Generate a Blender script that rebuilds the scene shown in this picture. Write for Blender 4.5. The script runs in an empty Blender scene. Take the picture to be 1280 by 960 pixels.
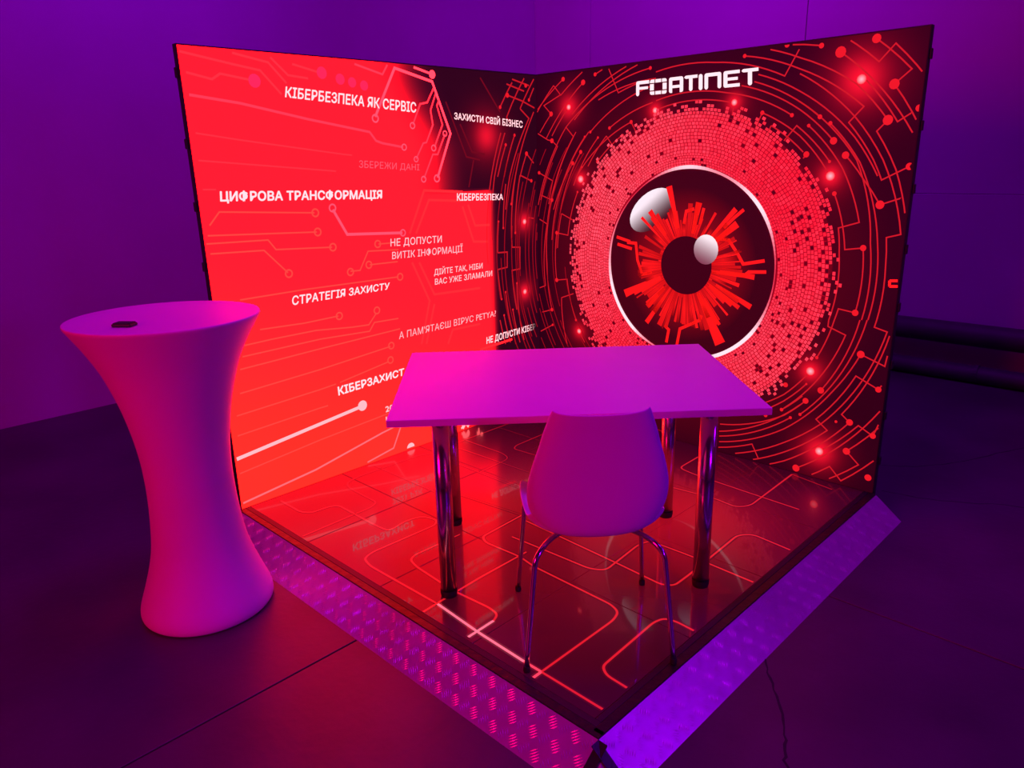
import bpy, bmesh, math, random
import numpy as np
from mathutils import Vector, Matrix
random.seed(7)
rng = np.random.default_rng(7)
scene = bpy.context.scene
COL = scene.collection
PI = math.pi

# ------------------------------------------------------------------ camera
FPX = 934.668
CAM = Vector((3.1572, -3.4497, 1.54))
YAW, PIT, ROL = 2.3509, -0.2923, -0.0251
fw = Vector((math.cos(PIT)*math.cos(YAW), math.cos(PIT)*math.sin(YAW), math.sin(PIT)))
r0 = Vector((math.sin(YAW), -math.cos(YAW), 0)); u0 = r0.cross(fw)
RT = r0*math.cos(ROL)+u0*math.sin(ROL); UP = -r0*math.sin(ROL)+u0*math.cos(ROL)
cam_d = bpy.data.cameras.new('camera'); cam = bpy.data.objects.new('camera', cam_d); COL.objects.link(cam)
cam_d.sensor_width = 36; cam_d.lens = FPX/1280*36; cam_d.clip_start = .05
cam.matrix_world = Matrix(((RT.x, UP.x, -fw.x, CAM.x), (RT.y, UP.y, -fw.y, CAM.y), (RT.z, UP.z, -fw.z, CAM.z), (0, 0, 0, 1)))
scene.camera = cam

# ------------------------------------------------------------------ view, world, lights
vs = scene.view_settings
vs.view_transform = 'Standard'; vs.look = 'None'; vs.gamma = 1; vs.exposure = 0; vs.use_curve_mapping = False
w = bpy.data.worlds.new('world'); scene.world = w; w.use_nodes = True
bg = w.node_tree.nodes['Background']; bg.inputs[0].default_value = (.30, 0, .9, 1); bg.inputs[1].default_value = .01

def area(name, loc, target, size, power, color, size_y=None, spread=PI):
    l = bpy.data.lights.new(name, 'AREA'); l.energy = power; l.color = color; l.size = size
    l.spread = spread
    if size_y: l.shape = 'RECTANGLE'; l.size_y = size_y
    o = bpy.data.objects.new(name, l); COL.objects.link(o); o.location = loc
    o.rotation_euler = (Vector(target)-Vector(loc)).to_track_quat('-Z', 'Y').to_euler()
    return o
def spot(name, loc, target, power, color, angle, blend=.6, radius=.15):
    l = bpy.data.lights.new(name, 'SPOT'); l.energy = power; l.color = color; l.spot_size = math.radians(angle)
    l.spot_blend = blend; l.shadow_soft_size = radius
    o = bpy.data.objects.new(name, l); COL.objects.link(o); o.location = loc
    o.rotation_euler = (Vector(target)-Vector(loc)).to_track_quat('-Z', 'Y').to_euler()
    return o
area('violet_floor_fill', (4.6, 1.2, 4.4), (3.1, .6, 0), 1.0, 13, (.20, 0, 1.0), spread=math.radians(80))  # added unseen fill that turns the right-hand floor bluer
VIOLET = (.27, 0, 1.0); MAGENTA = (1.0, 0, .13)
area('violet_stage_light', (1.5, -1.7, 4.7), (1.3, -1.7, 0), .9, 27, (.44, 0, 1.0), spread=math.radians(110))
area('violet_wall_wash', (.2, .8, 4.6), (-.2, 2.8, 3.3), 1.4, 48, (.37, 0, 1.0), spread=math.radians(140))
area('violet_wall_wash', (-.6, -1.6, 4.6), (-2.57, -1.2, 3.0), 1.4, 39, (.28, 0, 1.0), spread=math.radians(140))
area('violet_side_light', (6.6, -2.2, 2.0), (2.0, -1.8, .2), .6, 7.5, (.26, 0, 1.0), spread=math.radians(70))
area('violet_side_light', (5.7, 1.4, 3.0), (2.25, -2.0, 0), .8, 2.1, (.28, 0, 1.0), spread=math.radians(50))
area('magenta_stage_light', (1.7, -7.0, 2.3), (1.0, -2.0, .4), 1.4, 54, MAGENTA, spread=math.radians(120))

# ------------------------------------------------------------------ materials
def s2l(c):
    c = np.asarray(c, float)/255.0
    return np.where(c <= .04045, c/12.92, ((c+.055)/1.055)**2.4)
def led(c, boost=3.0):
    """screen colour (as displayed) -> light given off; saturated LEDs shine well above the display's white"""
    l = s2l(c).copy(); l = np.atleast_2d(l)
    l[:, 0] *= 1+boost*np.clip(l[:, 0], 0, 1)**3
    return l
def mat(name, color, rough=.5, metal=0, spec=.5, coat=0, noise=0, nscale=8, bump=0, bscale=40, coat_rough=.03):
    m = bpy.data.materials.new(name); m.use_nodes = True; nt = m.node_tree; b = nt.nodes['Principled BSDF']
    b.inputs['Base Color'].default_value = (*color, 1); b.inputs['Roughness'].default_value = rough
    b.inputs['Metallic'].default_value = metal; b.inputs['Specular IOR Level'].default_value = spec
    b.inputs['Coat Weight'].default_value = coat; b.inputs['Coat Roughness'].default_value = coat_rough
    tc = nt.nodes.new('ShaderNodeTexCoord')
    if noise:
        n = nt.nodes.new('ShaderNodeTexNoise'); n.inputs['Scale'].default_value = nscale; n.inputs['Detail'].default_value = 6
        nt.links.new(tc.outputs['Object'], n.inputs['Vector'])
        r = nt.nodes.new('ShaderNodeMapRange'); r.inputs['From Min'].default_value = .3; r.inputs['From Max'].default_value = .7
        r.inputs['To Min'].default_value = 1-noise; r.inputs['To Max'].default_value = 1+noise
        nt.links.new(n.outputs['Fac'], r.inputs['Value'])
        mx = nt.nodes.new('ShaderNodeVectorMath'); mx.operation = 'SCALE'; mx.inputs[0].default_value = color
        nt.links.new(r.outputs[0], mx.inputs['Scale']); nt.links.new(mx.outputs[0], b.inputs['Base Color'])
    if bump:
        n = nt.nodes.new('ShaderNodeTexNoise'); n.inputs['Scale'].default_value = bscale; n.inputs['Detail'].default_value = 4
        nt.links.new(tc.outputs['Object'], n.inputs['Vector'])
        bp = nt.nodes.new('ShaderNodeBump'); bp.inputs['Strength'].default_value = bump; bp.inputs['Distance'].default_value = .01
        nt.links.new(n.outputs['Fac'], bp.inputs['Height']); nt.links.new(bp.outputs[0], b.inputs['Normal'])
    return m
M = dict(
    wall=mat('wall_plaster', (.55, .55, .56), .9, noise=.05, nscale=1.2, bump=.08, bscale=15),
    floor=mat('concrete_floor', (.066, .060, .062), .42, noise=.28, nscale=2.2, bump=.12, bscale=30),
    ceiling=mat('ceiling_paint', (.3, .3, .3), .9, noise=.04),
    crack=mat('joint_dark', (.02, .02, .02), .9),
    pipe=mat('dark_pipe', (.05, .045, .05), .6, noise=.15),
    black=mat('black_tape', (.012, .012, .012), .38, noise=.3, nscale=40, bump=.4, bscale=25),
    frame=mat('black_cabinet', (.015, .015, .017), .5, noise=.1),
    tread=mat('aluminium_tread', (.62, .62, .64), .36, metal=.6, noise=.06, nscale=12),
    chrome=mat('chrome', (.74, .74, .77), .17, metal=1, noise=.02),
    rubber=mat('black_rubber', (.01, .01, .01), .6, noise=.1),
    white=mat('white_laminate', (.80, .80, .80), .45, spec=.25, noise=.015, nscale=5),
    plastic=mat('white_plastic', (.78, .78, .79), .45, noise=.012, nscale=5),
    bar=mat('frosted_polyethylene', (.82, .82, .82), .5, noise=.012, nscale=4),
    dark=mat('dark_plastic', (.02, .02, .022), .35, noise=.1),
)
def led_mat(name, gloss=False):
    m = bpy.data.materials.new(name); m.use_nodes = True; nt = m.node_tree; b = nt.nodes['Principled BSDF']
    a = nt.nodes.new('ShaderNodeAttribute'); a.attribute_name = 'Col'
    b.inputs['Base Color'].default_value = (.045, .035, .035, 1) if gloss else (.012, .010, .012, 1)
    b.inputs['Emission Strength'].default_value = 1
    nt.links.new(a.outputs['Color'], b.inputs['Emission Color'])
    if gloss:
        b.inputs['Roughness'].default_value = .22; b.inputs['Specular IOR Level'].default_value = .35
        b.inputs['Coat Weight'].default_value = .55; b.inputs['Coat Roughness'].default_value = .035; b.inputs['Coat IOR'].default_value = 1.5
        n = nt.nodes.new('ShaderNodeTexNoise'); n.inputs['Scale'].default_value = 9
        tc = nt.nodes.new('ShaderNodeTexCoord'); nt.links.new(tc.outputs['Object'], n.inputs['Vector'])
        r = nt.nodes.new('ShaderNodeMapRange'); r.inputs['To Min'].default_value = .12; r.inputs['To Max'].default_value = .4
        nt.links.new(n.outputs['Fac'], r.inputs['Value'])
        r.inputs['To Min'].default_value = .20; r.inputs['To Max'].default_value = .26; nt.links.new(r.outputs[0], b.inputs['Roughness'])
    else:
        b.inputs['Roughness'].default_value = .7; b.inputs['Specular IOR Level'].default_value = .2
    return m
LED = led_mat('led_screen'); LEDF = led_mat('led_floor_glass', True)

# ------------------------------------------------------------------ object helpers
def link(name, me, m=None, parent=None, smooth=False, kind=None):
    o = bpy.data.objects.new(name, me); COL.objects.link(o)
    if m is not None and not me.materials: me.materials.append(m)
    if parent: o.parent = parent
    if smooth:
        for p in me.polygons: p.use_smooth = True
    if kind: o['kind'] = kind
    return o
def from_bm(name, bm, m, parent=None, smooth=False, kind=None):
    me = bpy.data.meshes.new(name); bm.normal_update(); bm.to_mesh(me); bm.free()
    return link(name, me, m, parent, smooth, kind)
def thing(name, label, cat, loc=(0, 0, 0), rz=0, group=None):
    o = bpy.data.objects.new(name, None); COL.objects.link(o); o.location = loc; o.rotation_euler = (0, 0, rz)
    o['label'] = label; o['category'] = cat
    if group: o['group'] = group
    return o
def add_box(bm, a, b, bev=0):
    r = bmesh.ops.create_cube(bm, size=1)
    a = Vector(a); b = Vector(b); c = (a+b)/2; d = b-a
    for v in r['verts']: v.co = Vector((v.co.x*d.x+c.x, v.co.y*d.y+c.y, v.co.z*d.z+c.z))
    if bev:
        es = list({e for v in r['verts'] for e in v.link_edges})
        bmesh.ops.bevel(bm, geom=es, offset=bev, segments=2, affect='EDGES', profile=.5)
def box(name, a, b, m, parent=None, bev=0, kind=None):
    bm = bmesh.new(); add_box(bm, a, b, bev); return from_bm(name, bm, m, parent, kind=kind)
def add_tube(bm, pts, r, n=16, cap=True):
    pts = [Vector(p) for p in pts]; rings = []; rs = r if isinstance(r, (list, tuple)) else [r]*len(pts)
    t = (pts[1]-pts[0]).normalized(); ref = Vector((0, 0, 1)) if abs(t.z) < .9 else Vector((1, 0, 0))
    nx = t.cross(ref).normalized()
    for i, p in enumerate(pts):
        t = (pts[min(i+1, len(pts)-1)]-pts[max(i-1, 0)]).normalized()
        nx = (nx-t*nx.dot(t)).normalized(); ny = t.cross(nx)
        rings.append([bm.verts.new(p+(nx*math.cos(2*PI*k/n)+ny*math.sin(2*PI*k/n))*rs[i]) for k in range(n)])
    for a, b in zip(rings, rings[1:]):
        for k in range(n): bm.faces.new((a[k], a[(k+1) % n], b[(k+1) % n], b[k]))
    if cap: bm.faces.new(rings[0][::-1]); bm.faces.new(rings[-1])
def catmull(P, n=8):
    P = [Vector(p) for p in P]; Q = [P[0]*2-P[1]]+P+[P[-1]*2-P[-2]]; out = []
    for i in range(1, len(Q)-2):
        for k in range(n):
            t = k/n
            out.append(.5*((2*Q[i])+(Q[i+1]-Q[i-1])*t+(2*Q[i-1]-5*Q[i]+4*Q[i+1]-Q[i+2])*t*t+(3*Q[i]-Q[i-1]-3*Q[i+1]+Q[i+2])*t**3))
    out.append(P[-1]); return out

# ------------------------------------------------------------------ the room
FZ = -.10          # hall floor; the LED stage surface is z = 0
XL, YB, XR, YF, ZC = -2.57, 2.8, 8.0, -8.0, 5.2
def struct(o): o['kind'] = 'structure'; return o
# floor: big concrete slabs with sawn joints
fl = bpy.data.objects.new('floor', None); COL.objects.link(fl); fl['kind'] = 'structure'
o = box('joint_bed', (XL-.1, YF-.1, FZ-.12), (XR+.1, YB+.1, FZ-.015), M['crack'], fl)
JX = [XL-.05, 1.12, 4.80, XR+.05]; JY = [YF-.05, -4.50, -.82, YB+.05]
for i in range(len(JX)-1):
    for j in range(len(JY)-1):
        box('slab', (JX[i]+.003, JY[j]+.003, FZ-.05), (JX[i+1]-.003, JY[j+1]-.003, FZ), M['floor'], fl, bev=.002)
def crack(pts, wd=.006):       # hairline cracks filled with dirt
    bm = bmesh.new(); pr = None; P = catmull([(x, y, 0) for x, y in pts], 6)
    for i, p in enumerate(P):
        t_ = (P[min(i+1, len(P)-1)]-P[max(i-1, 0)]).normalized(); n_ = Vector((-t_.y, t_.x, 0))*wd*(.35+.5*random.random())
        jit = Vector((random.uniform(-.006, .006), random.uniform(-.006, .006), FZ+.0006))
        v = (bm.verts.new(p+jit+n_), bm.verts.new(p+jit-n_))
        if pr: bm.faces.new((pr[0], pr[1], v[1], v[0]))
        pr = v
    bmesh.ops.recalc_face_normals(bm, faces=bm.faces); from_bm('crack', bm, M['crack'], fl)
crack(((2.20, -1.28), (2.25, -1.36), (2.35, -1.48), (2.44, -1.62), (2.50, -1.74), (2.62, -1.85)))
crack(((1.85, .58), (2.02, .66), (2.15, .80), (2.28, 1.02), (2.45, 1.39), (2.7, 1.7)), .005)
crack(((2.05, .28), (2.3, .35), (2.6, .52), (2.9, .58)), .004)
def wall(name, a, b, m=M['wall']): return struct(box(name, a, b, m))
wall('wall_left', (XL-.15, YF-.15, FZ-.1), (XL, YB+.15, ZC))
wall('wall_right', (XR, YF-.15, FZ-.1), (XR+.15, YB+.15, ZC))
wall('wall_front', (XL, YF-.15, FZ-.1), (XR, YF, ZC))
struct(box('ceiling', (XL-.15, YF-.15, ZC), (XR+.15, YB+.15, ZC+.15), M['ceiling']))
wb = bpy.data.objects.new('wall_back', None); COL.objects.link(wb); wb['kind'] = 'structure'
box('wall_core', (XL, YB+.012, FZ-.1), (XR, YB+.15, ZC), M['crack'], wb)
xs = [XL, -1.834, .33, 2.49, 4.65, 6.81, XR]
for i in range(len(xs)-1):
    box('panel', (xs[i]+.003, YB, 1.222), (xs[i+1]-.003, YB+.02, ZC), M['wall'], wb, bev=.002)
box('lower_panel', (XL+.001, YB-.014, FZ), (XR-.001, YB+.02, 1.218), M['wall'], wb, bev=.003)

# pipes along the back wall
t = thing('heating_pipe', 'upper thick dark pipe running along the foot of the back wall', 'pipe', (0, 0, 0))
bm = bmesh.new(); add_tube(bm, [(XL+.02, 2.66, .235), (XR-.02, 2.66, .235)], .082, 24); from_bm('pipe', bm, M['pipe'], t, True)
for x in (.9, 2.55, 4.2, 5.8):
    bm = bmesh.new(); add_tube(bm, [(x-.02, 2.66, .235), (x+.02, 2.66, .235)], .09, 24); from_bm('pipe_clamp', bm, M['pipe'], t)
    box('bracket', (x-.018, 2.66, .2), (x+.018, 2.78, .24), M['pipe'], t)
t = thing('heating_pipe', 'lower dark pipe lying on the floor against the back wall', 'pipe', (0, 0, 0))
bm = bmesh.new(); add_tube(bm, [(XL+.02, 2.60, FZ+.062), (XR-.02, 2.60, FZ+.062)], .062, 24); from_bm('pipe', bm, M['pipe'], t, True)
for x in (1.9, 3.6, 5.3):
    bm = bmesh.new(); add_tube(bm, [(x-.015, 2.60, FZ+.066), (x+.015, 2.60, FZ+.066)], .066, 20); from_bm('pipe_clamp', bm, M['pipe'], t)

# ------------------------------------------------------------------ artwork helpers
W, D = 2.10, 2.078           # right wall length, left wall length
H = 2.0
def ray(px, py): return (fw+RT*((px-640)/FPX)-UP*((py-480)/FPX))
def rw(px, py):              # photo point -> (u, v) on the right screen
    d = ray(px, py); t = -CAM.y/d.y; p = CAM+d*t; return (p.x, p.z)
def lw(px, py):              # -> (u<=0, v) on the left screen, unrolled about the corner
    d = ray(px, py); t = -CAM.x/d.x; p = CAM+d*t; return (p.y, p.z)
def fp(px, py):
    d = ray(px, py); t = -CAM.z/d.z; p = CAM+d*t; return (p.x, p.y)
def S(u, v, off):            # unrolled screen coordinates -> world, u<0 is the left screen
    return (u, -off, v) if u >= 0 else (off, u, v)
def screen_mesh(name, polys, off, parent, mat_=None, floor=False, kind=None, sidefix=None):
    """polys: list of (list of uv, rgb linear)"""
    verts = []; faces = []; cols = []
    for P, c in polys:
        b = len(verts)
        if floor: verts += [(p[0], p[1], off) for p in P]
        else:
            left = sidefix == 'l' or (sidefix is None and sum(p[0] for p in P)/len(P) < 0)
            verts += [((off, p[0], p[1]) if left else (p[0], -off, p[1])) for p in P]
        faces.append(tuple(range(b, b+len(P)))); cc = np.atleast_2d(c)
        for k in range(len(P)): cols.append(cc[k] if len(cc) > 1 else cc[0])
    me = bpy.data.meshes.new(name); me.from_pydata(verts, [], faces)
    at = me.color_attributes.new('Col', 'FLOAT_COLOR', 'CORNER')
    arr = np.ones((len(cols), 4), np.float32); arr[:, :3] = np.array(cols)
    at.data.foreach_set('color', arr.ravel())
    return link(name, me, mat_ or LED, parent, kind=kind)
def clipu(polys, lo, hi, vlo=0.0, vhi=H):
    out = []
    for P, c in polys:
        u = [p[0] for p in P]; v = [p[1] for p in P]
        if max(u) > hi or min(u) < lo or max(v) > vhi or min(v) < vlo: continue
        out.append((P, c))
    return out
def strip(pts, w_, c, out, seg=.025):
    """polyline as quads with mitred joins"""
    P = [np.array(p, float) for p in pts]
    Q = [P[0]]
    for p in P[1:]:
        if np.linalg.norm(p-Q[-1]) > 1e-5: Q.append(p)
    P = Q
    if len(P) < 2: return
    N = []
    for i in range(len(P)):
        a = P[i]-P[i-1] if i else P[1]-P[0]; b = P[i+1]-P[i] if i < len(P)-1 else a
        a = a/np.linalg.norm(a); b = b/np.linalg.norm(b)
        n = np.array([-(a+b)[1], (a+b)[0]]); ln = np.linalg.norm(n)
        n = n/ln if ln > 1e-6 else np.array([-a[1], a[0]])
        k = max(.4, abs(n@np.array([-a[1], a[0]]))); N.append(n/k)
    for i in range(len(P)-1):
        L = P[i+1]-P[i]; n = max(1, int(np.linalg.norm(L)/seg))
        for k in range(n):
            s0, s1 = k/n, (k+1)/n
            a, b = P[i]+L*s0, P[i]+L*s1; na = N[i]*(1-s0)+N[i+1]*s0; nb = N[i]*(1-s1)+N[i+1]*s1
            out.append(([tuple(a+na*w_/2), tuple(a-na*w_/2), tuple(b-nb*w_/2), tuple(b+nb*w_/2)], c))
def disc(cx, cy, r, c, out, n=14, inner=0, cedge=None):
    for k in range(n):
        a, b = 2*PI*k/n, 2*PI*(k+1)/n
        if inner:
            out.append(([(cx+inner*math.cos(a), cy+inner*math.sin(a)), (cx+r*math.cos(a), cy+r*math.sin(a)), (cx+r*math.cos(b), cy+r*math.sin(b)), (cx+inner*math.cos(b), cy+inner*math.sin(b))], c))
        else:
            cc = c if cedge is None else np.vstack([c, cedge, cedge])
            out.append(([(cx, cy), (cx+r*math.cos(a), cy+r*math.sin(a)), (cx+r*math.cos(b), cy+r*math.sin(b))], cc))
EC = (1.05, .982)            # centre of the eye on the right screen
def pol(p): dx, dy = p[0]-EC[0], p[1]-EC[1]; return math.hypot(dx, dy), math.atan2(dy, dx)
def arc(p, q):
    r1, a1 = pol(p); r2, a2 = pol(q); d = a2-a1
    while d > PI: d -= 2*PI
    while d < -PI: d += 2*PI
    n = max(2, int(abs(d)/math.radians(2.5)))
    return [(EC[0]+(r1+(r2-r1)*k/n)*math.cos(a1+d*k/n), EC[1]+(r1+(r2-r1)*k/n)*math.sin(a1+d*k/n)) for k in range(n+1)]
def smooth(e0, e1, x):
    t = np.clip((x-e0)/(e1-e0), 0, 1); return t*t*(3-2*t)
def mixc(a, b, t): t = np.asarray(t)[..., None]; return a*(1-t)+b*t
def base_screen(name, u0_, u1_, colour, parent, left, n=170):
    """LED face: a fine grid whose points carry the broad colours of the picture"""
    us = np.linspace(u0_, u1_, n+1); vs_ = np.linspace(0, H, n+1); U, V = np.meshgrid(us, vs_)
    C = colour(U, V)
    co = np.zeros((U.size, 3), np.float32)
    if left: co[:, 1] = U.ravel()
    else: co[:, 0] = U.ravel()
    co[:, 2] = V.ravel()
    i = np.arange(n)[:, None]*(n+1)+np.arange(n)[None, :]; i = i.ravel()
    F = np.stack([i, i+1, i+n+2, i+n+1], 1)
    me = bpy.data.meshes.new(name); me.from_pydata(co.tolist(), [], F.tolist())
    at = me.color_attributes.new('Col', 'FLOAT_COLOR', 'POINT'); a = np.ones((U.size, 4), np.float32); a[:, :3] = C.reshape(-1, 3)
    at.data.foreach_set('color', a.ravel())
    return link(name, me, LED, parent)

RED = s2l((255, 26, 42)); DARK = s2l((46, 0, 18))
stars_r = [(711, 134, .075, .9), (1077, 99, .115, 1.0), (1038, 220, .06, 1), (1013, 464, .06, 1), (1024, 564, .085, 1.0),
           (724, 414, .05, .8), (819, 138, .05, .9), (918, 128, .05, .9), (726, 224, .05, 1)]
stars_l = [(608, 170, .10, .8), (655.5, 277, .06, 1), (656, 364.5, .06, 1)]
def glow(C, U, V, stars, f):
    for x, y, r, k in stars:
        u, v = f(x, y); d2 = ((U-u)**2+(V-v)**2)/(r*r)
        g = k*np.exp(-d2*2.2)*.85+k*.25*np.exp(-d2*.5)
        C += g[..., None]*np.array([.95, .006, .02])
    return C
def col_right(U, V):
    R = np.hypot(U-EC[0], V-EC[1]); C = np.zeros(U.shape+(3,)); C[:] = s2l((40, 0, 16))
    C = mixc(C, s2l((70, 2, 14)), smooth(1.05, .8, R)*.8)
    C = mixc(C, s2l((178, 6, 30)), smooth(.765, .735, R))
    C = mixc(C, s2l((46, 2, 14)), smooth(.505, .485, R))
    return glow(C, U, V, stars_r, rw)
def col_left(U, V):
    top = s2l((255, 30, 46)); bot = s2l((255, 50, 38))
    C = mixc(bot, top, smooth(.2, 1.3, V+.35*(U+2.08)))
    C = C*np.array([1, 1, 1])
    C[..., 0] *= 5.0                     # what the eye reads as full red is far above display white
    a = -.61-.22*smooth(1.55, 1.98, V)          # left limit of the dark upper area
    hi = smooth(1.362, 1.385, V)
    dark = smooth(-.34, .12, U-a)*hi+smooth(-.43, -.335, U)*(1-hi)
    dark = np.maximum(dark, smooth(-.75, -.35, U)*smooth(.32, .05, V))
    C = np.exp(mixc(np.log(C), np.log(s2l((44, 3, 20))), dark))
    return glow(C, U, V, stars_l, lw)

# ------------------------------------------------------------------ the two LED walls
LS = thing('led_wall', 'left LED wall glowing red with white Cyrillic slogans and faint circuit lines', 'screen', (0, -D/2, 0))
RS = thing('led_wall', 'right LED wall showing a giant digital eye in black and red', 'screen', (W/2, 0, 0))
def re_parent(o, p):
    o.parent = p; o.matrix_parent_inverse = Matrix.Translation(-Vector(p.location)); return o
def part(o, p): return re_parent(o, p)
part(base_screen('screen_face', -D, 0, col_left, None, True), LS)
part(base_screen('screen_face', 0, W, col_right, None, False), RS)
# cabinets behind the faces
part(box('cabinet_body', (-.034, -D-.004, FZ), (-.0015, -.0005, H+.006), M['frame'], bev=.002), LS)
part(box('cabinet_body', (-.075, .0015, FZ), (W+.004, .034, H+.006), M['frame'], bev=.002), RS)
for z in (.16, .38, .62, .88, 1.13, 1.38, 1.63, 1.90):
    part(box('latch', (-.032, -D-.012, z-.02), (-.012, -D-.003, z+.02), M['frame'], bev=.003), LS)
    part(box('latch', (W+.003, .012, z-.02), (W+.012, .032, z+.02), M['frame'], bev=.003), RS)

# --- circuit lines traced on the eye picture:  a = arc about the eye, l = straight, o<mm> = dot at the previous point
TR = """704,99 o11 a 668,143 l 668,155 l 672,163
672.5,167 l 685,175 l 690,176 o12 l 697,183 a 676,250
692,107 l 701,119 a 728,90
692,107 a 668,147
729,103 o13 a 683,173
700,119 l 680,132 l 689,142.5 o12 a 675,166
711,134 a 690,170
744,93 o9 a 753,87
761,86 l 773,116 a 812,99
813,85 o8 a 707.5,159 l 717,171 a 690,250
707.5,159 a 683,215 a 672,262
797,81 a 718,150
783,83 a 715,143
738,165 o7 a 813,108
731,171 o6 a 700,240
747.5,172 o6 a 717,232
762,160 o8 a 816,128
789,152.5 o9 l 796,167
789,152.5 a 723,217
758,170 l 769,187
758,170 a 735,208
779,168 l 783,175
779,168 a 747,202 o9
726,190 o10 a 700,268
716,204 o10 a 692,262
727.5,209 o5 
736,165 a 705,225 a 690,300
720,165 a 695,225 a 683,300
1051,65 o20 a 1148,180
1056,46 a 1099,77 l 1120,54 a 1159,97
1096,48 o16 a 1140,86 l 1118,105 o18 a 1150,159
1162,39 o14
1158,69 o16
1083,100 a 1122,152 l 1149,135 o12 a 1150,143
951,60 a 1000,72 a 1071,105 a 1110,150 o18 l 1096,164 a 1120,212 a 1133,290
931,70 o8 a 1000,86 a 1080,133 l 1061,153 a 1092,200 a 1102,225 l 1137,208 o13 a 1140,223
948,93 a 1000,114 a 1069,172 a 1097,220
1000,92 a 1069,146 a 1104,200 a 1126,293 l 1108,297 a 1107,333 a 1096,400
984,56 o10 a 1027,57 o10
943,102 a 1025,146 o9
927,107 a 1000,137 a 1042,176 o14
1038,154 o8 a 1075,203 a 1097,304 a 1085,400
1000,127 a 1071,200 a 1088,304 a 1077,400
1011,157 o7 a 1053,210 a 1074,278 l 1048,285 a 1049,317 a 1036,400
1057,194 o14 a 1080,225 a 1100,256 o16 l 1135,245 a 1136,252
1008,193 o12 l 1004,198
1037,202 o6 a 996,157 l 980,176
1038,221 a 1000,170 a 953,141 o9 l 945,158
964,157 l 960,166
964,157 a 1004,190
1043,242 o9 a 1056,312 l 1079,310 o12 a 1069,391 o13 l 1048,386 a 1043,400
1043,400 a 1021,447 o7
1036,400 l 1035,408 l 1057,419 a 1017,480 a 980,510
1013,464 a 980,493 a 940,508
1008,480 o5 a 980,501 a 940,517
1007,501 o13 a 980,519 a 900,530
957,519 o9
924,516 o9
1026,488 o14 a 1075,400
1000,518 o7 a 1084,400
988,522 o7 a 899,545
980,536 a 899,552
980,536 a 1040,490 a 1076,443 o15 l 1106,458 a 1114,418
1096,400 l 1093,409 l 1109,415 a 1026,530 a 980,553 a 909,567
1098,487 o12 l 1070,470 a 1020,524 l 1034,538 a 980,565 a 936,575
1098,487 a 1106,477
1112,420 a 1052,518 l 1062,528 o14 a 980,576 a 956,581
898,559 a 940,555 l 951,580
1000,506 a 899,539
977,512 o8 a 1003,495
1024,564 a 1073,532 l 1091,545 o12 a 1098,531
995,585 o16 a 1100,514
1058,564 o15 a 1098,535
1058,564 l 1073,581 a 1029,601 o8
1007,596 a 1037,583 l 1051,601 a 1092,576
1045,527 o6
1085,597 o14
982,481 o11
1004,53 l 981,95 a 894,78 a 820,90
990,144 o8 a 909,116 a 820,126
918,129 l 915,145 a 939,153
918,129 a 819,138 l 821,152
820,98 a 748,125
674,216 o9 l 691,226 a 686,255
672,242 l 690,250 o10
702,267 l 716,275
722,240 o6 a 710,294 l 696,291 o10
696,350 o11 l 709,349 a 720,400 o7
702,372 l 717,367
690,387 o10 l 674,391
676,414 l 691,406 o7
668,320 l 677,319
684,280 a 682,357
670,271 l 684,280
682,357 l 671,361
690,250 a 684,330 a 690,387
696,291 a 696,350
702,267 a 697,310
702,372 a 709,430
672,262 a 668,330
672,330 a 674,391
724,414 a 731,428
"""
TL = """625,134 o9 a 640,103
634,119 o12 l 652,126 l 668,135
633,147 l 637,152
633,147 a 655,98
650,136 l 661,148 a 637,221
650,136 a 667,99
661,125 o8 a 667,110
657,107 o10
633,105 l 655,114
640,99 l 661,107
643,169 o8 a 630,221
632,181 o8 a 622,221
626,166 a 614,221 a 610,330
631,166 a 618,221 a 615,300
658,192 o11 l 667,204
658,192 a 650,221
667,140 a 644,221 a 640,309 l 650,309 a 650,336 l 640,338 a 646,387
650,219 l 664,226 o9
639,255 o7 a 645,215
637,221 a 632,262
622,316 l 634,315 a 634,334 l 622,337 a 627,374 o6
622,316 a 623,277 o6
629,285 o6 a 632,230
644,291 o7 a 650,219
646,354 o6 a 655,425
632,365 o6 a 645,430
641,387 o6 a 650,428
630,394 o6 a 638,428
655,277 l 661,272 l 667,273
656,364 l 662,365
625,400 a 632,430
"""
def trace(txt, f, colr, wid, out, dots, w2=None):
    for ln in txt.strip().splitlines():
        tk = ln.split(); prev = None; mode = 'l'; path = []
        for k in tk:
            if k in 'al': mode = k; continue
            if k[0] == 'o':
                r = float(k[1:])/1000*1.15; disc(prev[0], prev[1], r, led((222, 24, 36), .5)[0], dots, 12); continue
            x, y = map(float, k.split(',')); p = f(x, y)
            if prev is None: path = [p]
            elif mode == 'l': path.append(p)
            else: path += arc(prev, p)[1:]
            prev = p
        strip(path, wid, colr, out)
out = []; dots = []
trace(TR, rw, led((204, 24, 36), .3)[0], .0062, out, dots)
outl = []; dotsl = []
trace(TL, lw, led((196, 22, 34), .3)[0], .0085, outl, dotsl)
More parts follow.
